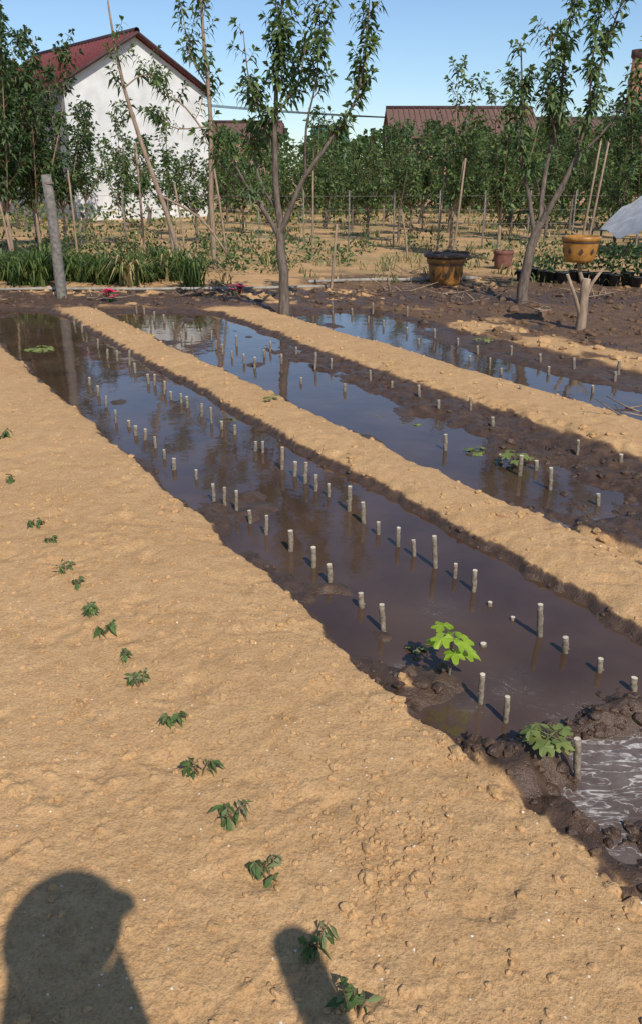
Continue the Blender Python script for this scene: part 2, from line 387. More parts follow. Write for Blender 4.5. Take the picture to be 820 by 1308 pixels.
# ---------- cuttings ----------
WOOD=mat_simple('cutting_bark',(.13,.10,.07),(.30,.24,.175),60,.9,.4)
CUT=mat_simple('cut_wood',(.50,.42,.30),(.68,.59,.45),60,.85)
T1=[(740,995,50),(645,922,33),(613,897,38),(723,833,20),(765,858,18),(690,812,42),(809,882,16),(490,806,33),(462,776,18),(422,744,24),(401,724,26),(372,703,26),(340,683,24),(320,668,16),(302,652,26),(287,645,22),(274,640,22),(250,612,12),(222,600,14),(211,586,12),(199,572,14),(185,562,14),(173,556,12),(148,540,16),(165,545,8),(135,520,14),(126,505,12),(114,492,10),(604,755,27),(580,738,18),(557,725,40),(529,710,20),(507,697,24),(482,682,16),(465,668,26),(445,652,32),(420,634,16),(403,627,20),(389,617,26),(376,608,18),(360,600,28),(335,578,14),(326,576,12),(300,555,12),(283,548,10),(270,540,20),(257,532,16),(240,520,14),(232,515,12),(219,510,10),(210,503,16),(197,492,14),(190,490,12),(173,476,12),(165,466,18),(150,462,14),(137,458,12),(125,445,12),(105,425,10),(95,415,10),(655,792,4),(626,774,5),(617,825,3)]
T2=[(569,575,20),(536,507,15),(602,527,20),(663,607,26),(703,625,28),(765,645,14),(737,577,15),(793,592,12),(473,487,14),(500,497,10),(423,472,14),(402,470,20),(378,453,10),(360,464,12),(345,448,12),(338,456,10),(325,470,14),(312,464,12),(303,442,14),(297,458,10),(285,452,12),(276,445,10),(270,434,12),(258,430,10),(245,440,12),(232,434,10),(238,424,10),(222,420,8),(210,412,10),(197,410,12),(185,402,9),(175,400,9),(440,500,10),(385,490,8),(630,545,12),(685,600,12),(560,520,9),(640,590,10)]
T3=[(555,432,12),(585,440,8),(610,450,8),(625,472,15),(653,450,8),(690,462,10),(733,472,15),(757,502,10),(785,487,12),(490,418,9),(450,403,9),(520,427,9),(425,395,9),(640,478,8),(600,462,8),(535,440,8),(470,412,8),(700,478,10),(790,470,10),(476,395,8),(520,400,8),(665,500,8)]
def cuttings(name,lst):
    mb=MB()
    for (x,y,h) in lst:
        P=gp(x,y,WL); zg=max(float(H(P[0],P[1])),WL); P=gp(x,y,zg)
        top=atY(x+R.uniform(-.09,.09)*h,y-h,P[1]); ht=max(.012,top[2]-zg)
        d=math.hypot(P[0],P[1]); r=R.uniform(.0088,.0135)
        tx=top[0]-P[0]; ty=R.uniform(-.10,.10)*ht
        b=Vector((P[0],P[1],zg-.06)); t=Vector((P[0]+tx,P[1]+ty,zg+ht))
        m=[b.lerp(t,k)+Vector((R.uniform(-.0018,.0018),R.uniform(-.0018,.0018),0)) for k in (.35,.55,.68,.82)]
        mb.tube([b]+m+[t],[r*1.05,r,r*1.03,r*1.14,r*.96,r*.93],10,0,True,1)
        if h>16 and R.random()<.6:
            q=m[1]; dv=Vector((R.uniform(-1,1),-.5,.6)).normalized(); mb.tube([q,q+dv*r*1.7],[r*.4,r*.25],5,0)
    return mb.obj(name,[WOOD,CUT])
cuttings('fig_cuttings',T1); cuttings('fig_cuttings',T2); cuttings('fig_cuttings',T3)
# ---------- small plants ----------
SEED=[mat_leaf('seedling_leaf',(.06,.11,.03),(.11,.17,.05),20,.25,.75),mat_leaf('seedling_leaf_dull',(.14,.17,.07),(.22,.24,.11),20,.2,.8)]
def seedling(x,y,size,wilt=.9):
    P=gp(x,y,0); z=float(H(P[0],P[1])); P=gp(x,y,z); mb=MB()
    for k in range(R.randint(3,4)):
        a=R.uniform(0,6.28); d=Vector((math.cos(a)*.40,math.sin(a)*.40,1)).normalized()
        L=size*R.uniform(.6,1.0); p0=Vector((R.uniform(-.01,.01),R.uniform(-.01,.01),-.01))
        pp=[p0,p0+d*L*.5,p0+d*L*.85+Vector((math.cos(a),math.sin(a),-.2))*L*.15]
        mb.tube(pp,[.0024,.002,.0014],5,1)
        for j in range(8):
            q=pp[1].lerp(pp[2],R.random()); a2=a+R.uniform(-2.4,2.4)
            dd=Vector((math.cos(a2),math.sin(a2),R.uniform(-1.6,.6)))
            mb.leaf(q,dd,Vector((R.uniform(-1,1),R.uniform(-1,1),R.uniform(-.5,.5))),size*R.uniform(.3,.6),size*R.uniform(.12,.24),R.choice([0,0,2]),droop=wilt*R.uniform(.3,1.2))
    return mb.obj('vegetable_seedling',[SEED[0],TWIG,SEED[1]],P)
for (x,y,s) in [(10,618,.07),(48,672,.07),(64,694,.06),(82,730,.07),(97,750,.06),(117,780,.065),(135,805,.075),(160,842,.065),(180,877,.065),(218,922,.075),(257,990,.075),(300,1050,.075),(345,1122,.07),(400,1208,.075),(450,1300,.085),(2,560,.1)]:
    seedling(x,y,s*1.12)
def lobed_leaf(mb,c,n,up,size,mat):
    n=n.normalized(); side=n.cross(up).normalized(); up=side.cross(n)
    ang=[-155,-125,-100,-78,-58,-42,-28,-12,0,12,28,42,58,78,100,125,155]
    rad=[.42,.66,.72,.58,.92,.90,.60,.95,1.08,.95,.60,.90,.92,.58,.72,.66,.42]
    vs=[c+n*.02]
    for a,r in zip(ang,rad):
        a=math.radians(a); r*=size*.6
        vs.append(c+n*(math.cos(a)*r+size*.15)+side*math.sin(a)*r+up*(-.45*r*r/size+R.uniform(-.05,.05)*size))
    mb.add(vs,[(0,i,i+1) for i in range(1,len(vs)-1)],mat,False)
FIG=mat_leaf('fig_leaf',(.24,.38,.025),(.40,.54,.06),12,.45)
FIGD=mat_leaf('fig_leaf_dull',(.14,.19,.05),(.27,.29,.09),12,.3)
def figplant(x,y,h,n,size,mat,zz=-.03):
    P=gp(x,y,zz); z=float(H(P[0],P[1])); P=gp(x,y,z); mb=MB()
    mb.tube([(0,0,-.02),(.003,0,h*.5),(-.002,0,h)],[.006,.005,.003],7,1)
    for k in range(n):
        a=k*2.4+R.uniform(-.4,.4); el=R.uniform(.1,.7)
        d=Vector((math.cos(a),math.sin(a),el)).normalized(); b=Vector((0,0,h*(.55+.45*k/n)))
        e=b+d*size*.5; mb.tube([b,e],[.002,.0015],4,0)
        lobed_leaf(mb,e,Vector((d.x,d.y,R.uniform(-.35,.15))),Vector((0,0,1)),size*R.uniform(.75,1.1),0)
    return mb.obj('fig_seedling',[mat,BARK],P)
figplant(573,862,.175,8,.082,FIG); figplant(697,958,.06,11,.075,FIGD)
for (x,y,h,n,s) in [(522,549,.04,6,.09),(608,586,.06,5,.08),(655,600,.11,7,.10),(290,546,.05,6,.09),(52,452,.06,7,.15),(617,440,.06,5,.1),(480,540,.03,4,.07),(345,512,.03,4,.07),(530,832,.02,3,.04)]:
    figplant(x,y,h,n,s,FIGD)
# ---------- trees ----------
def interp(pts,t):
    n=len(pts)-1; k=min(int(t*n),n-1); f=t*n-k
    return Vector(pts[k]).lerp(Vector(pts[k+1]),f),(Vector(pts[k+1])-Vector(pts[k])).normalized()
def smooth(pts,rad,rg,jit=.02,sub=3):
    P=[];Q=[]
    n=len(pts)-1
    for i in range(n):
        p0=Vector(pts[max(i-1,0)]);p1=Vector(pts[i]);p2=Vector(pts[i+1]);p3=Vector(pts[min(i+2,n)])
        for k in range(sub):
            t=k/sub
            q=.5*((2*p1)+(-p0+p2)*t+(2*p0-5*p1+4*p2-p3)*t*t+(-p0+3*p1-3*p2+p3)*t**3)
            if i+k>0: q=q+rv(rg,jit)
            P.append(q);Q.append(rad[i]*(1-t)+rad[i+1]*t)
    P.append(Vector(pts[-1]));Q.append(rad[-1]); return P,Q
def shoot(mb,rg,p,d,L,leafL,leafW,lm,step=.028,droop=.5):
    d=d.normalized(); N=4; pts=[p]; dd=d.copy()
    for i in range(N):
        dd=(dd+rv(rg,.15)+Vector((0,0,.08))).normalized(); pts.append(pts[-1]+dd*L/N)
    mb.tube(pts,[.006,.005,.004,.003,.002],4,1,False)
    n=max(4,int(L/step)); a=rg.uniform(0,6)
    for i in range(n):
        t=.12+.88*i/n; q,td=interp(pts,t); a+=2.4
        u=td.cross(Vector((.3,.2,1))).normalized(); w=td.cross(u)
        o=u*math.cos(a)+w*math.sin(a)
        ld=(o*.9+td*rg.uniform(.1,.8)+Vector((0,0,-.25))).normalized()
        k=rg.random(); sc=rg.uniform(.6,1.1)*(1 if t<.9 else .7)
        m=lm[0] if k<.5 else (lm[1] if k<.8 else lm[2])
        mb.leaf(q,ld,td.cross(o)+rv(rg,.3),leafL*sc,leafW*sc,m,droop)
    for i in range(5):
        mb.leaf(pts[-1],dd+rv(rg,.8),rv(rg),leafL*.8,leafW*.8,lm[rg.choice((0,2))],.4)
def tree(name,limbs,seed,dens=9,sl=(.25,.55),leafL=.12,leafW=.032,loc=(0,0,0),bark=None,lm=(2,3,4),step=.028,droop=.5,pal=None):
    rg=random.Random(seed); mb=MB()
    for (pts,rad,t0,k) in limbs:
        P,Q=smooth(pts,rad,rg,rad[0]*.15); mb.tube(P,Q,8 if rad[0]>.03 else 6,0)
        L=sum((P[i+1]-P[i]).length for i in range(len(P)-1))
        for i in range(int(L*dens*k)):
            t=rg.uniform(t0,1); q,td=interp(P,t)
            a=rg.uniform(0,6.28); o=Vector((math.cos(a),math.sin(a),rg.uniform(-.1,.6)))
            sl_=rg.uniform(*sl)*(1.1-.4*t)
            shoot(mb,rg,q,o*.9+td*.6,sl_,leafL,leafW,lm,step,droop)
    return mb.obj(name,[bark or BARK,TWIG]+LF,loc)
g=gp(363,402)
limbs=[([(0,0,-.1),(.01,0,.35),(-.02,.02,.8),(-.03,.02,1.02)],[.078,.06,.055,.05],2,0),
 ([(-.03,.02,.92),(-.22,.05,1.22),(-.45,.0,1.55),(-.62,-.05,1.95)],[.034,.026,.016,.008],.4,.6),
 ([(-.02,.02,1.0),(-.07,.1,1.5),(-.07,.08,2.1),(-.02,.0,2.7),(.02,.0,3.15),(.05,0,3.5)],[.042,.036,.03,.02,.012,.006],.42,1.0),
 ([(-.07,.1,1.8),(-.22,.2,2.2),(-.36,.25,2.6),(-.42,.3,3.1)],[.02,.015,.01,.005],.2,1),
 ([(-.03,.02,.95),(.1,-.05,1.25),(.28,-.1,1.6),(.58,-.1,2.0),(.85,-.05,2.4),(.95,0,2.9),(1.0,0,3.5)],[.038,.032,.026,.02,.015,.01,.005],.5,.85),
 ([(.28,-.1,1.6),(.3,-.3,2.1),(.42,-.4,2.6),(.45,-.4,3.2)],[.018,.014,.009,.005],.4,.8),
 ([(.0,0,2.3),(.2,.2,2.6),(.3,.3,3.0)],[.012,.009,.005],.2,1),
 ([(-.04,.05,1.2),(-.3,.4,1.6),(-.35,.6,2.2)],[.02,.014,.006],.5,.5),
 ([(-.45,0,1.55),(-.75,.1,1.75),(-.9,.1,2.05)],[.012,.008,.004],.3,.6)]
tree('peach_tree',limbs,11,dens=15,loc=(g[0],g[1],0),leafL=.14,leafW=.048,sl=(.15,.36),step=.018,droop=.65)
g=gp(665,388)
limbs=[([(0,0,-.1),(.02,0,.4),(.1,.02,.85),(.16,.02,1.05)],[.085,.068,.06,.055],2,0),
 ([(.1,.0,.8),(-.0,.05,1.3),(-.17,.0,1.8),(-.22,-.05,2.4),(-.3,0,3.1)],[.036,.03,.024,.016,.006],.4,1),
 ([(.15,.02,1.0),(.33,-.05,1.4),(.5,-.05,1.8),(.62,.0,2.4),(.75,0,3.1),(.95,0,3.8)],[.042,.036,.03,.022,.014,.006],.4,1.1),
 ([(.15,.02,1.0),(.2,.2,1.6),(.3,.25,2.3),(.3,.2,3.1),(.35,.2,3.7)],[.036,.03,.022,.014,.006],.4,1.1),
 ([(.5,-.05,1.8),(.85,-.2,2.2),(1.2,-.2,2.8),(1.5,-.2,3.4)],[.02,.016,.01,.005],.2,1),
 ([(.3,.2,2.0),(.1,-.1,2.5),(.0,-.2,3.2)],[.016,.01,.005],.2,1),
 ([(.62,0,2.4),(.5,-.3,2.9),(.55,-.3,3.5)],[.014,.01,.005],.2,1)]
tree('peach_tree',limbs,23,dens=13,loc=(g[0],g[1],0),leafL=.14,leafW=.048,sl=(.16,.36),step=.019,droop=.65)
def auto_limbs(rg,h,w,nl=5,r0=.04,t0=.3,k=1,lean=(0,0)):
    th=h*rg.uniform(.22,.34); L=[]
    top=Vector((lean[0]*th,lean[1]*th,th))
    L.append(([(0,0,-.1),(lean[0]*th*.4,lean[1]*th*.4,th*.5),tuple(top)],[r0*1.2,r0,r0*.85],2,0))
    for i in range(nl):
        a=6.28*i/nl+rg.uniform(-.4,.4); ww=w*rg.uniform(.4,1); hh=h*rg.uniform(.7,1)
        if i==0: ww*=.15; hh=h
        c=Vector((math.cos(a)*ww,math.sin(a)*ww,0)); up=Vector((0,0,hh-th))
        L.append(([tuple(top),tuple(top+c*.45+up*.3),tuple(top+c*.8+up*.65),tuple(top+c*1.0+up)],[r0*.6,r0*.45,r0*.28,r0*.1],t0,k))
    return L
rg=random.Random(5)
protos=[]
specs=[(3.2,.9,5,10,(2,3,4)),(3.6,.6,4,11,(2,3,4)),(2.6,.9,5,11,(2,4,3)),(3.9,1.2,9,14,(3,2,2)),(2.2,.9,6,13,(2,3,4))]
for i,(h,w,nl,dn,lm) in enumerate(specs):
    protos.append(tree('fruit_tree',auto_limbs(rg,h,w,nl,.035,.1),100+i,dens=dn*1.1,sl=(.2,.5),leafL=.16,leafW=.065,lm=lm,step=.036,bark=BARKP if i%2 else BARK,loc=(0,-60-4*i,0)))
def X_at(px,Y): return atY(px,260,Y)[0]
place=[(45,17,3,1.08),(8,16,3,1.05),(-10,19,3,1.0),(80,20,3,.95),(158,21,1,.95),(215,25,2,1.0),(250,22,4,.95),(310,26,2,1),(400,22,1,.75),(450,27,2,1.0),(510,22,0,.9),(578,18,1,.9),(640,17,1,1.0),(470,24,4,1.0),(700,22,2,1.1),(690,28,3,.85),(760,24,0,1.0),(790,20,4,1.0),(815,26,3,1.0),(860,22,0,1.0),(-60,24,0,1),(-110,20,3,1),(900,19,2,1.1),(20,28,0,1.1),(110,31,2,1.1),(340,30,0,.9),(600,30,3,.85),(730,35,3,.85),
 (490,29,3,.8),(540,28,3,.85),(575,26,4,1.2),(620,27,2,1.1),(655,24,4,1.1),(525,25,4,1.0),(730,27,0,1.0),(780,29,3,.9),(360,25,4,1.0),(420,31,2,1.1),(180,28,4,1.1),(290,31,4,1.1)]
for i,(px,Y,k,sc) in enumerate(place):
    q=sc*rg.uniform(.88,1.1)
    o=inst('fruit_tree',protos[k],(X_at(px,Y),Y,0),rg.uniform(0,6.28),(q*rg.uniform(.85,1.2),q*rg.uniform(.85,1.2),q))
for p in protos: bpy.data.objects.remove(p)
limbs=[([(0,0,-.1),(-.02,0,1.2),(.03,0,2.6),(-.02,0,4.0),(0,0,5.4)],[.05,.045,.036,.026,.01],.5,.35),
       ([(.0,0,2.2),(-.4,.1,2.7),(-.7,.1,2.9),(-1.0,.1,3.3)],[.02,.015,.01,.005],.2,.8),
       ([(.02,0,3.0),(-.25,0,3.5),(-.35,0,4.2)],[.016,.012,.005],.2,1),([(0,0,2.4),(-.5,-.2,2.35),(-.8,-.2,2.5)],[.014,.01,.005],.3,1.2)]
tree('peach_tree',limbs,31,dens=9,loc=(X_at(272,15.5),15.5,0),bark=BARKP,leafL=.18,leafW=.055,step=.024,droop=.7)
limbs=[([(0,0,-.1),(-.25,0,1.0),(-.62,0,2.2),(-.85,0,3.2),(-.95,0,4.3)],[.045,.042,.035,.025,.01],.5,.2),
       ([(-.35,0,1.3),(.3,0,.95),(.75,0,.35)],[.02,.02,.018],2,0),([(-.8,0,2.9),(-.5,.1,3.1),(-.2,.1,3.0)],[.014,.01,.004],.3,1)]
tree('peach_tree',limbs,37,dens=8,loc=(X_at(232,14.5),14.5,0),bark=BARKP,leafL=.17,leafW=.05,droop=.7)
def belt(name,x0,x1,y0,y1,hmin,hmax,n,size,seed,lm,gap=1.6):
    r=random.Random(seed); mb=MB(); blobs=[]
    nb=int((x1-x0)/gap)
    for i in range(nb):
        x=x0+(x1-x0)*(i+r.random())/nb; blobs.append((x,r.uniform(y0,y1),r.uniform(hmin,hmax),r.uniform(.9,2.0)))
        b=blobs[-1]; mb.tube([(b[0],b[1],-.1),(b[0]+.1,b[1],b[2]*.5),(b[0],b[1],b[2]*.8)],[.09,.07,.03],5,0)
    for i in range(n):
        b=r.choice(blobs); t=r.random()**.8; z=b[2]*(.02+.98*t); w=b[3]*math.sqrt(max(.05,1-(abs(t-.45)/.6)**2))
        a=r.uniform(0,6.28); q=r.random()**.4*w*(.7+.5*math.sin(a*3+b[0]*5+z*3)**2)
        p=Vector((b[0]+math.cos(a)*q,b[1]+math.sin(a)*q,z))
        mb.leaf(p,rv(r)+Vector((0,0,.2)),rv(r),size*r.uniform(.6,1.3),size*r.uniform(.4,.7),r.choice(lm),.3)
    return mb.obj(name,[BARK,TWIG]+LF)
belt('distant_tree_row',-34,34,38,42,2.2,3.8,24000,.33,3,(2,3,2,4))
belt('distant_tree_row',-1,26,43,48,3.0,4.3,9000,.36,6,(2,3,3,2),1.2)
belt('distant_tree_row',-70,80,62,72,3.0,5.0,10000,.6,4,(2,3,3))
belt('shrub_row',-16,18,25,34,.5,1.5,4200,.18,8,(2,3,2,3,5,4))
# ---------- grasses ----------
def blades(mb,r,c,n,h,spread,w,mats):
    for i in range(n):
        a=r.uniform(0,6.28); q=Vector((c[0]+r.gauss(0,spread*.4),c[1]+r.gauss(0,spread*.4),c[2]-.01))
        L=h*r.uniform(.6,1.15); o=Vector((math.cos(a),math.sin(a),0)); s=Vector((-o.y,o.x,0))*w
        lean=r.uniform(.2,1.1)
        p1=q+o*L*lean*.3+Vector((0,0,L*.55)); p2=q+o*L*lean*.75+Vector((0,0,L*(.85-.15*lean))); p3=q+o*L*lean*1.2+Vector((0,0,L*(.9-.65*lean)))
        mb.add([q-s*.5,q+s*.5,p1+s*.5,p1-s*.5,p2+s*.35,p2-s*.35,p3],[(0,1,2,3),(3,2,4,5),(5,4,6)],r.choice(mats))
mb=MB(); r=random.Random(9)
for i in range(16):
    Y=13.1+r.uniform(-.25,1.1); px=-70+ (i*335/16)+r.uniform(-7,7); x=X_at(px,Y)
    blades(mb,r,(x,Y,float(H(x,Y))),120,.56*r.uniform(.65,1.2),.16,.032,(0,0,2) if r.random()<.7 else (0,0,1,2))
mb.obj('daylily_border',GR)
mb=MB()
for i in range(1100):
    Y=13+r.random()**1.3*26; x=r.uniform(-.5,.55)*Y
    if vn(x*.5,Y*.5,5)<.45 and r.random()<.8: continue
    k=r.random(); h=r.uniform(.08,.32)
    blades(mb,r,(x,Y,0),9,h,.18,.018 if Y<22 else .03,(1,1,0) if k<.55 else (0,2,1,1))
mb.obj('field_grass',GR)
mb=MB()
for i in range(300):
    Y=r.uniform(14.5,20); x=r.uniform(-.48,.52)*Y; hh=r.uniform(.15,.6)
    if vn(x*.6,Y*.6,15)<.42: continue
    for j in range(20):
        p=Vector((x+r.gauss(0,.12),Y+r.gauss(0,.12),hh*r.random()+.02))
        mb.leaf(p,rv(r)+Vector((0,0,.5)),rv(r),.12,.05,r.choice((0,1,1,2)),.2)
mb.obj('weeds',LF)
# ---------- concrete post, stakes ----------
CONC=mat_simple('weathered_concrete',(.12,.105,.09),(.24,.215,.185),18,.9,.4)
g=gp(80,380); mb=MB()
mb.tube([(0,0,-.2),(0,0,.6),(.0,0,1.2),(-.02,0,1.62)],[.078,.075,.07,.068],12,0)
mb.tube([(0,0,1.5),(0,0,1.53)],[.074,.074],12,1)
mb.obj('concrete_post',[CONC,BARK],(g[0],g[1],0))
for (px,Y,h,lx) in [(92,16,1.7,.0),(180,17,2.2,0),(8,15.5,1.6,-.1),(222,15.5,1.1,-.15),(290,16,2.3,-.12),(398,17.5,1.7,.02),(422,12.6,.95,.1),(235,16.5,1.5,-.1),(560,19,2.0,.05),(525,17,1.0,-.2),(745,16,2.4,.08),(752,15.5,2.2,.1),(580,16,1.9,.08)]:
    mb=MB(); mb.tube([(0,0,-.2),(lx*h*.5+.01,0,h*.5),(lx*h,0,h)],[.024,.02,.016],8,0)
    mb.obj('wooden_stake',[BARKP],(X_at(px,Y),Y,0))
mb=MB()
for i in range(26):
    x=-13+i*1.05; mb.tube([(x,20,-.1),(x,20,1.3)],[.018,.018],5,0)
for z in (.3,.6,.9,1.2): mb.tube([(-13,19.98,z),(0,19.98,z-.03),(13.3,19.98,z)],[.004]*3,4,0)
mb.obj('wire_fence',[CONC])
# ---------- stump with forks and ochre pot ----------
g=gp(740,420); mb=MB()
mb.tube([(0,0,-.1),(.01,0,.2),(.0,0,.45),(.01,0,.55)],[.062,.052,.048,.044],10,0,True,1)
mb.tube([(0,0,.12),(-.1,-.02,.35),(-.22,-.03,.6)],[.026,.021,.017],8,0,True,1)
mb.tube([(.01,0,.30),(.08,.02,.5),(.19,.03,.66)],[.024,.02,.015],8,0,True,1)
mb.tube([(-.0,.02,.45),(-.06,.06,.62),(-.08,.08,.72)],[.026,.022,.02],8,0,True,1)
mb.obj('pruned_tree_stump',[BARKP,CUT],(g[0],g[1],0))
YG=mat_simple('ochre_glaze',(.27,.115,.022),(.44,.21,.045),12,.4,.1,.5)
YD=mat_simple('brown_glaze',(.20,.08,.02),(.32,.15,.04),12,.45,.1,.5)
DKB=mat_simple('dark_glaze',(.05,.03,.02),(.11,.06,.035),12,.5,.1,.5)
TER=mat_simple('terracotta_dull',(.14,.06,.045),(.22,.10,.07),14,.8)
BLK=mat_simple('black_plastic',(.02,.022,.025),(.045,.05,.055),14,.5)
def pot(name,loc,w,h,mats,band=True):
    mb=MB(); r=w/2
    mb.lathe([(0.001,0),(r*.74,0),(r*.82,h*.12),(r*.92,h*.5),(r*.96,h*.80)],24,mat=0)
    mb.lathe([(r*.965,h*.80),(r*1.04,h*.84),(r*1.07,h*.95),(r*1.02,h),(r*.9,h),(r*.88,h*.85),(.001,h*.82)],24,mat=0)
    if band:
        mb.lathe([(r*.967,h*.745),(r*.99,h*.765),(r*.99,h*.80),(r*.97,h*.81)],24,mat=1)
        for k in range(9):
            a=k*math.pi/4.5+.3; t=Vector((-math.sin(a),math.cos(a),0)); n=Vector((math.cos(a),math.sin(a),0))
            def q(du,dz): 
                rr_=r*(.82+.10*((dz-.12)/.38)) if dz<.5 else r*.93
                return n*(rr_+.007)+t*du*w+Vector((0,0,dz*h))
            mb.add([q(-.06,.42),q(0,.30),q(.06,.42),q(0,.58)],[(0,1,2,3)],1)
    return mb.obj(name,mats,loc)
pot('ochre_planter',(g[0]-.08,g[1]+.07,.725),.40,.27,[YG,DKB])
g2=gp(570,366); pot('glazed_planter',(g2[0],g2[1]+.2,0),.58,.42,[YD,DKB])
mb=MB(); mb.lathe([(.001,0),(.34,.0),(.36,.02),(.35,.05),(.30,.06),(.001,.045)],24); mb.tube([(-.3,0,.05),(0,.05,.09),(.35,.0,.07)],[.02,.02,.015],6,0)
mb.obj('planter_lid',[DKB],(g2[0],g2[1]+.2,.425))
pot('terracotta_pot',(X_at(648,15.5),15.5,0),.36,.34,[TER,TER],False)
rr=random.Random(3)
for i in range(14):
    px=676+i*13.5+rr.uniform(-3,3); Y=13.6-.05*i+rr.uniform(-.25,.25); x=X_at(px,Y)
    mb=MB(); w=rr.uniform(.17,.22); h=w*1.0
    mb.lathe([(.001,0),(w*.38,0),(w*.48,h*.9),(w*.52,h*.9),(w*.53,h),(w*.47,h),(w*.45,h*.85),(.001,h*.84)],14,mat=0)
    for j in range(20 if px<760 else 60):
        hh=.18 if px<760 else .42
        mb.leaf(Vector((rr.gauss(0,.06),rr.gauss(0,.06),h+rr.random()*hh)),rv(rr)+Vector((0,0,.6)),rv(rr),.12,.045,rr.choice((1,2,2)),.2)
    mb.obj('nursery_pot',[BLK]+LF,(x,Y,0))
mb=MB()
for (px,py,n) in [(505,375,14),(515,350,8),(575,378,8),(810,520,7),(450,375,8),(300,376,8),(230,380,6),(760,380,9),(620,385,5),(700,400,5),(120,384,5)]:
    c=gp(px,py)
    for i in range(n):
        a=rr.uniform(0,6.28); L=rr.uniform(.15,.5); p=Vector((c[0]+rr.gauss(0,.12),c[1]+rr.gauss(0,.12),.02+float(H(c[0],c[1]))))
        d=Vector((math.cos(a),math.sin(a)*.7,rr.uniform(0,.5)))
        mb.tube([p,p+d*L*.5+rv(rr,.03),p+d*L+rv(rr,.04)],[.009,.007,.004],5,rr.choice((0,1)))
mb.obj('cut_branches',[BARKP,BARK])
mb=MB(); 
pp=[(-5.6,12.3,.03),(-4.2,12.45,.04),(-2.6,12.4,.04),(-1.0,12.6,.03),(.1,12.9,.02)]
mb.tube(pp,[.022]*5,8,0); mb.tube([(-.2,13.4,.03),(.7,13.55,.04),(1.6,13.5,.05),(2.6,13.9,.03)],[.028]*4,8,0)
mb.obj('irrigation_pipe',[mat_simple('grey_pipe',(.22,.19,.155),(.38,.34,.28),9,.8)])
PINK=mat_simple('pink_petal',(.65,.03,.10),(.8,.08,.18),20,.6)
for (px,py) in [(141,386),(305,380)]:
    c=gp(px,py); mb=MB()
    for i in range(16):
        p=Vector((rr.gauss(0,.05),rr.gauss(0,.04),.06+rr.random()*.10)); mb.tube([(p.x*.3,p.y*.3,-.02),tuple(p)],[.004,.003],4,1)
        for k in range(5):
            a=k*1.256; mb.leaf(p,Vector((math.cos(a),math.sin(a),.3)),Vector((-math.sin(a),math.cos(a),0)),.055,.045,0,.1)
    mb.obj('pink_flower',[PINK,LF[0]],(c[0],c[1],float(H(c[0],c[1]))))
TARP=mat_simple('tarp_cloth',(.34,.35,.37),(.50,.51,.53),5,.8)
mb=MB(); N=14; vs=[];fs=[]
for i in range(N+1):
    for j in range(9):
        t=i/N; s=j/8
        x=6.4+3.2*t; z=(.50+1.2*(1-abs(t-.5)*2)**.85); y=17.2+2.4*s
        z+=-.10*math.sin(s*math.pi)+.05*math.sin(i*2.1+j*1.3)
        vs.append((x,y,z))
for i in range(N):
    for j in range(8): fs.append((i*9+j,(i+1)*9+j,(i+1)*9+j+1,i*9+j+1))
mb.add(vs,fs,0,True)
for (x,y,z) in [(6.42,17.25,.5),(9.55,17.25,.5),(8.0,17.25,1.66),(6.42,19.5,.5),(9.55,19.5,.5),(8.0,19.5,1.66)]: mb.tube([(x,y,-.1),(x,y,z)],[.025,.025],7,1)
mb.obj('tarp_shelter',[TARP,BARK])
# ---------- buildings ----------
WHITE=mat_simple('white_plaster',(.58,.57,.54),(.74,.73,.70),1.5,.85,.1)
GREYW=mat_simple('grey_plaster',(.22,.22,.22),(.32,.32,.31),1.5,.85)
RED=mat_simple('maroon_roof',(.12,.025,.028),(.18,.045,.045),3,.6,stretch=(6,.5,.5))
TILE=mat_simple('brown_tile',(.11,.062,.048),(.20,.115,.085),5,.8,stretch=(8,1,1))
GLASS=mat_simple('dark_glass',(.02,.025,.03),(.05,.06,.07),2,.15,spec=.6)
TRIM=mat_simple('trim_dark',(.06,.03,.03),(.10,.05,.05),3,.7)
def mat_brick():
    m,nt,b=newmat('orange_brick'); tc=nt.nodes.new('ShaderNodeTexCoord'); mp=nt.nodes.new('ShaderNodeMapping'); mp.inputs['Rotation'].default_value=(math.pi/2,0,0)
    br=nt.nodes.new('ShaderNodeTexBrick'); br.inputs['Scale'].default_value=4; br.inputs['Color1'].default_value=(.36,.13,.07,1); br.inputs['Color2'].default_value=(.26,.09,.05,1); br.inputs['Mortar'].default_value=(.35,.3,.25,1)
    br.inputs['Mortar Size'].default_value=.012
    nt.links.new(tc.outputs['Object'],mp.inputs[0]); nt.links.new(mp.outputs[0],br.inputs['Vector']); nt.links.new(br.outputs[0],b.inputs['Base Color']); b.inputs['Roughness'].default_value=.9
    return m
BRICK=mat_brick()
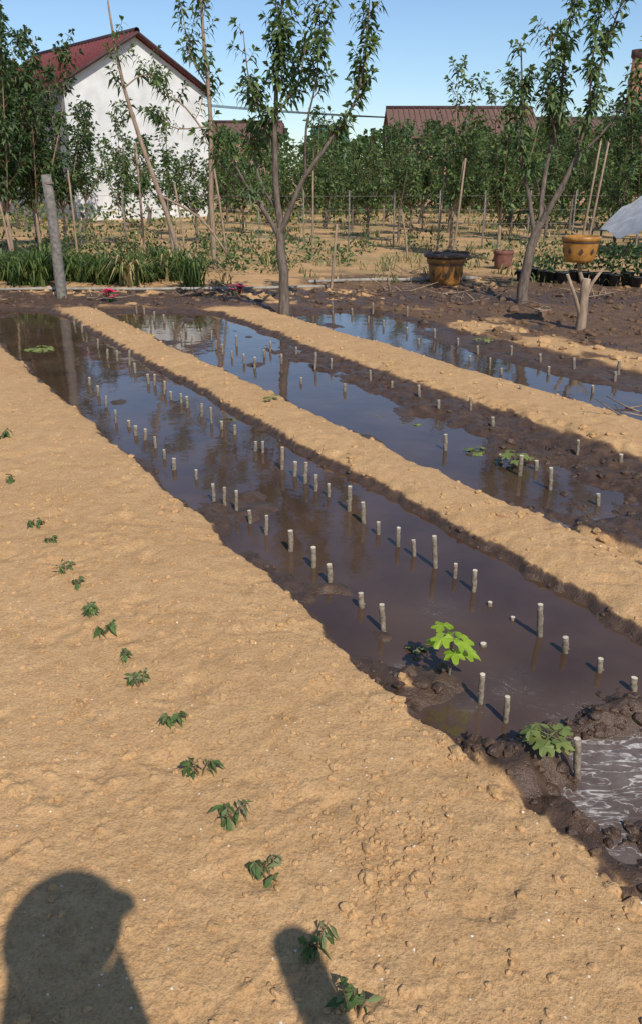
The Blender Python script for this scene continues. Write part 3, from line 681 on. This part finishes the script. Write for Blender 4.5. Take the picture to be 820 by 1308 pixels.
def house(name,loc,rz,w,l,eave,ridge,wall,roof,over=.25,win=True,side=None,corr=True):
    """gable end faces local -Y, ridge runs along local +Y"""
    E=empty(name,loc,rz); side=side or wall
    mb=MB(); h=w/2
    mb.add([(-h,0,0),(h,0,0),(h,0,eave),(0,0,ridge),(-h,0,eave)],[(0,1,2,3,4)],0)
    mb.add([(-h,l,0),(h,l,0),(h,l,eave),(0,l,ridge),(-h,l,eave)],[(4,3,2,1,0)],0)
    mb.add([(-h,0,0),(-h,l,0),(-h,l,eave),(-h,0,eave)],[(3,2,1,0)],1); mb.add([(h,0,0),(h,l,0),(h,l,eave),(h,0,eave)],[(0,1,2,3)],1)
    mb.obj('walls',[wall,side],parent=E)
    mb=MB(); sl=(ridge-eave)/h; N=int(l/.3)
    for sgn in (-1,1):
        ex=sgn*(h+over); ez=eave-sl*over+.04; rz_=ridge+.04
        mb.add([(0,-over,rz_),(ex,-over,ez),(ex,l+over,ez),(0,l+over,rz_),(0,-over,rz_+.1),(ex,-over,ez+.1),(ex,l+over,ez+.1),(0,l+over,rz_+.1)],
           [(0,1,2,3),(7,6,5,4),(0,4,5,1),(1,5,6,2),(2,6,7,3)],0)
        if corr:
            for i in range(N):
                y=-over+.1+i*(l+2*over-.2)/N
                mb.tube([(sgn*.05,y,rz_+.1),(ex,y,ez+.105)],[.035,.035],4,0)
        mb.tube([(0,-over-.02,rz_+.05),(ex,-over-.02,ez+.05)],[.07,.07],4,1)
    mb.tube([(0,-over,rz_+.12),(0,l+over,rz_+.12)],[.12,.12],8,1)
    mb.obj('roof',[roof,TRIM],parent=E)
    if win:
        mb=MB(); n=max(1,int(l/3))
        for sgn in (-1,1):
            for i in range(n):
                y=(i+.5)*l/n
                x=sgn*(h+.003); a,b_=(x,x+sgn*.06)
                mb.box(min(a,b_),max(a,b_),y-.7,y+.7,eave*.25,eave*.60,0)
                mb.box(min(a,b_)+sgn*.03,max(a,b_)+sgn*.03,y-.04,y+.04,eave*.252,eave*.598,1)
                mb.box(min(a,b_)+sgn*.02,max(a,b_)+sgn*.06,y-.8,y+.8,eave*.23,eave*.248,1)
        mb.obj('windows',[GLASS,WHITE],parent=E)
    return E
house('white_house',(-7.07,35.1,0),math.radians(41.3),6.2,9,4.75,6.5,WHITE,RED,side=GREYW)
def rot90house(name,x0,x1,y,w,eave,ridge,wall,roof,side=None): 
    return house(name,(x1,y,0),math.radians(90),w,x1-x0,eave,ridge,wall,roof,corr=True,side=side)
rot90house('brick_house',4.2,12.6,55,7,3.7,5.3,WHITE,TILE,side=BRICK)
rot90house('brick_house',13.5,26,60,5,4.2,5.0,BRICK,TILE)
rot90house('brick_house',-6.6,-2.6,55,4,3.7,4.5,BRICK,TILE)
rot90house('white_cottage',-.5,1.8,70,4,4.0,5.0,WHITE,mat_simple('teal_roof',(.05,.16,.16),(.08,.22,.2),3,.6))
mb=MB(); mb.tube([(0,0,0),(0,0,6),(0,0,13)],[1.0,.8,.6],16,0); mb.lathe([(.62,12.2),(.8,12.4),(.8,13),(.5,13.05)],16,mat=1)
mb.tube([(.3,0,13),(.3,0,15)],[.05,.03],5,1)
mb.obj('brick_chimney',[BRICK,TRIM],(31.2,90,0))
mb=MB(); mb.tube([(0,0,0),(0,0,7.2)],[.14,.1],10,0); mb.box(-.9,.9,-.06,.06,6.6,6.72,1)
mb.obj('utility_pole',[CONC,BARK],(-15.5,62,0)); mb.obj('utility_pole',[CONC,BARK],(38,66,0))
mb=MB()
for dx in (-.8,0,.8):
    pts=[(-15.5+dx+(53.5)*t,62+4*t,6.75-1.4*math.sin(math.pi*t)) for t in [i/20 for i in range(21)]]
    mb.tube(pts,[.02]*21,4,0)
mb.obj('power_lines',[BLK])
# ---------- unseen post, added to cast the bar-shaped shadow; its real caster is unknown ----------
mb=MB(); mb.tube([(0,0,-.2),(.005,0,.7),(0,0,1.5)],[.055,.052,.048],12,0,True,1)
mb.obj('shadow_standin_post',[BARKP,CUT],(.50,-.09,0))
# ---------- photographer (stands behind the camera, casts the shadow) ----------
def skin_mesh(name,verts,edges,rad,root,sub=2):
    me=bpy.data.meshes.new(name+'_s'); me.from_pydata(verts,edges,[]); me.update()
    o=bpy.data.objects.new(name+'_s',me); scene.collection.objects.link(o)
    o.modifiers.new('skin','SKIN'); 
    for i,r in enumerate(rad):
        sv=me.skin_vertices[0].data[i]; sv.radius=(r,r) if not isinstance(r,tuple) else r; sv.use_root=(i==root)
    m=o.modifiers.new('sub','SUBSURF'); m.levels=sub; m.render_levels=sub
    dg=bpy.context.evaluated_depsgraph_get(); ev=o.evaluated_get(dg)
    out=bpy.data.meshes.new_from_object(ev); out.name=name
    bpy.data.objects.remove(o)
    ob=bpy.data.objects.new(name,out); scene.collection.objects.link(ob)
    out.polygons.foreach_set('use_smooth',[True]*len(out.polygons))
    return ob
SKIN=mat_simple('skin',(.42,.25,.17),(.52,.32,.22),12,.55)
JAC=mat_simple('jacket_cloth',(.03,.05,.10),(.05,.08,.15),25,.85,.2)
TRO=mat_simple('trouser_cloth',(.04,.04,.045),(.07,.07,.075),25,.9,.2)
HAIR=mat_simple('hair',(.012,.01,.009),(.03,.025,.02),40,.6)
PH=empty('photographer',(.045,-.225,0),math.radians(12))
V=[(0,0,.95),(0,-.01,1.15),(0,0,1.32),(0,.0,1.45),(0,.015,1.55),
 (-.09,0,.90),(-.10,.02,.50),(-.11,-.01,.10),(-.12,.12,.04),
 (.09,0,.90),(.10,.02,.50),(.11,-.01,.10),(.12,.12,.04),
 (-.135,0,1.32),(-.125,.10,1.08),(-.035,.16,1.34), (.14,0,1.32),(.195,-.03,1.07),(.21,.03,.86)]
E_=[(0,1),(1,2),(2,3),(3,4),(0,5),(5,6),(6,7),(7,8),(0,9),(9,10),(10,11),(11,12),(2,13),(13,14),(14,15),(2,16),(16,17),(17,18)]
RA=[(.16,.11),(.14,.10),(.12,.10),(.06,.06),(.055,.055),(.095,.095),(.065,.065),(.042,.042),(.04,.03),(.095,.095),(.065,.065),(.042,.042),(.04,.03),(.056,.056),(.045,.045),(.032,.032),(.056,.056),(.048,.048),(.033,.033)]
body=skin_mesh('body',V,E_,RA,0); body.parent=PH
for m in (JAC,TRO,SKIN,BLK): body.data.materials.append(m)
for p in body.data.polygons:
    c=p.center
    p.material_index=3 if c.z<.09 else (1 if (c.z<.93 and abs(c.x)<.165) else (2 if c.z>1.47 and abs(c.x)<.09 and c.y<.09 else 0))
mb=MB(); n=20; vs=[];fs=[]
for i in range(15):
    ph=math.pi*i/14; z=math.cos(ph)
    for k in range(n):
        t=2*math.pi*k/n; x=math.sin(ph)*math.sin(t)*.078; y=math.sin(ph)*math.cos(t)*.098
        if z<0: x*=1-.28*(-z); y=y*(1-.18*(-z))+.012*(-z)
        vs.append((x,y,z*.118))
for i in range(14):
    for k in range(n): fs.append((i*n+k,(i+1)*n+k,(i+1)*n+(k+1)%n,i*n+(k+1)%n))
mb.add(vs,fs,0,True)
mb.add([(-.014,.092,-.02),(.014,.092,-.02),(0,.094,.02),(0,.118,-.022)],[(0,3,2),(3,1,2),(0,1,3)],0)
for s in (-1,1):
    mb.lathe([(.001,.012),(.012,.006),(.013,-.006),(.001,-.012)],10,(s*.03,.088,.008),2)
    mb.lathe([(.001,.032),(.014,.02),(.016,-.01),(.001,-.03)],8,(s*.082,-.005,-.005),0,sx=.5,sy=1)
mb.add([(-.025,.093,-.05),(0,.098,-.046),(.025,.093,-.05),(0,.096,-.058)],[(0,3,2,1)],3)
# padded cap with visor, neck cloth hanging behind and at the sides
mb.lathe([(.100,-.03),(.118,.0),(.128,.04),(.122,.085),(.098,.120),(.05,.140),(.001,.145)],24,(0,-.012,0),4,sx=1.0,sy=1.08)
mb.lathe([(.090,-.075),(.096,-.05),(.098,-.02)],24,(0,-.02,0),1,sx=.86,sy=.95)
mb.add([(-.07,.085,.03),(-.05,.155,.0),(0,.175,-.006),(.05,.155,.0),(.07,.085,.03),(0,.10,.045)],[(0,1,2,5),(5,2,3,4)],4,True)
vs=[];fs=[];M=18
for i in range(5):
    for k in range(M):
        a=math.radians(-215+250*k/(M-1)); q=.125+.006*i+.005*math.sin(k*1.9)*i
        vs.append((math.cos(a)*q,math.sin(a)*q-.012,.0-.055*i))
for i in range(4):
    for k in range(M-1): fs.append((i*M+k,i*M+k+1,(i+1)*M+k+1,(i+1)*M+k))
mb.add(vs,fs,4,True)
hd=mb.obj('head',[SKIN,HAIR,GLASS,TER,JAC],(0,.03,1.62),parent=PH,rotz=math.radians(-50))
mb=MB(); mb.box(-.037,.037,-.004,.004,-.078,.078,0); mb.obj('phone',[BLK],(0,.185,1.55),parent=PH)
def hand_at(hv,fingers,nm='hand'):
    hand=skin_mesh(nm,hv,[(0,1),(1,2)],[.026,.030,.022],0); hand.parent=PH; hand.data.materials.append(SKIN)
    for fv in fingers:
        f=skin_mesh('finger',fv,[(i,i+1) for i in range(len(fv)-1)],[.0095,.0088,.008,.007][:len(fv)],0,1); f.parent=PH; f.data.materials.append(SKIN)
s=-1; fs_=[]
for k in range(4):
    z=1.455+.021*k; fl=[.9,1,1.05,.95][k]
    fs_.append([(s*.050,.17,z),(s*.048,.196,z+.006),(s*(.048-.022*fl),.202,z+.008),(s*(.048-.036*fl),.198,z+.008)])
fs_.append([(s*.045,.16,1.46),(s*.03,.162,1.50),(s*.012,.166,1.53)])
hand_at([(s*.035,.16,1.34),(s*.046,.165,1.42),(s*.05,.17,1.49)],fs_)
fs_=[]
for k in range(4):
    y=.0+.021*k; fl=[.85,.97,1.05,.95][k]
    fs_.append([(.21,y,.775),(.214,y+.004,.735*1+.04*(1-fl)),(.206,y+.012,.705+.05*(1-fl)),(.195,y+.018,.688+.05*(1-fl))])
fs_.append([(.205,.06,.82),(.195,.085,.79),(.185,.095,.76)])
hand_at([(.21,.03,.87),(.212,.032,.82),(.21,.034,.785)],fs_)
# ---------- light ----------
AZ=math.radians(-22); EL=math.radians(45)
sd=Vector((math.sin(AZ)*math.cos(EL),math.cos(AZ)*math.cos(EL),-math.sin(EL)))
sl=bpy.data.lights.new('sun','SUN'); sl.energy=4.3; sl.angle=math.radians(.5); sl.color=(1,.95,.87)
so=bpy.data.objects.new('sun',sl); scene.collection.objects.link(so); so.rotation_euler=sd.to_track_quat('-Z','Y').to_euler(); so.location=(5,-10,12)
w=bpy.data.worlds.new('World'); scene.world=w; w.use_nodes=True; nt=w.node_tree
sk=nt.nodes.new('ShaderNodeTexSky'); sk.sky_type='NISHITA'; sk.sun_disc=False; sk.sun_elevation=EL; sk.sun_rotation=math.radians(158); sk.air_density=1.0; sk.dust_density=.3; sk.ozone_density=5.0
nt.links.new(sk.outputs[0],nt.nodes['Background'].inputs[0]); nt.nodes['Background'].inputs[1].default_value=.13
scene.view_settings.view_transform='Standard'; scene.view_settings.look='None'; scene.view_settings.exposure=0
cam=bpy.data.cameras.new('camera'); cam.sensor_fit='VERTICAL'; cam.sensor_height=24; cam.lens=24*F/1308; cam.clip_start=.02; cam.clip_end=6000
co=bpy.data.objects.new('camera',cam); scene.collection.objects.link(co); co.location=(0,0,CAMH); co.rotation_euler=(math.pi/2-PITCH,0,0)
scene.camera=co
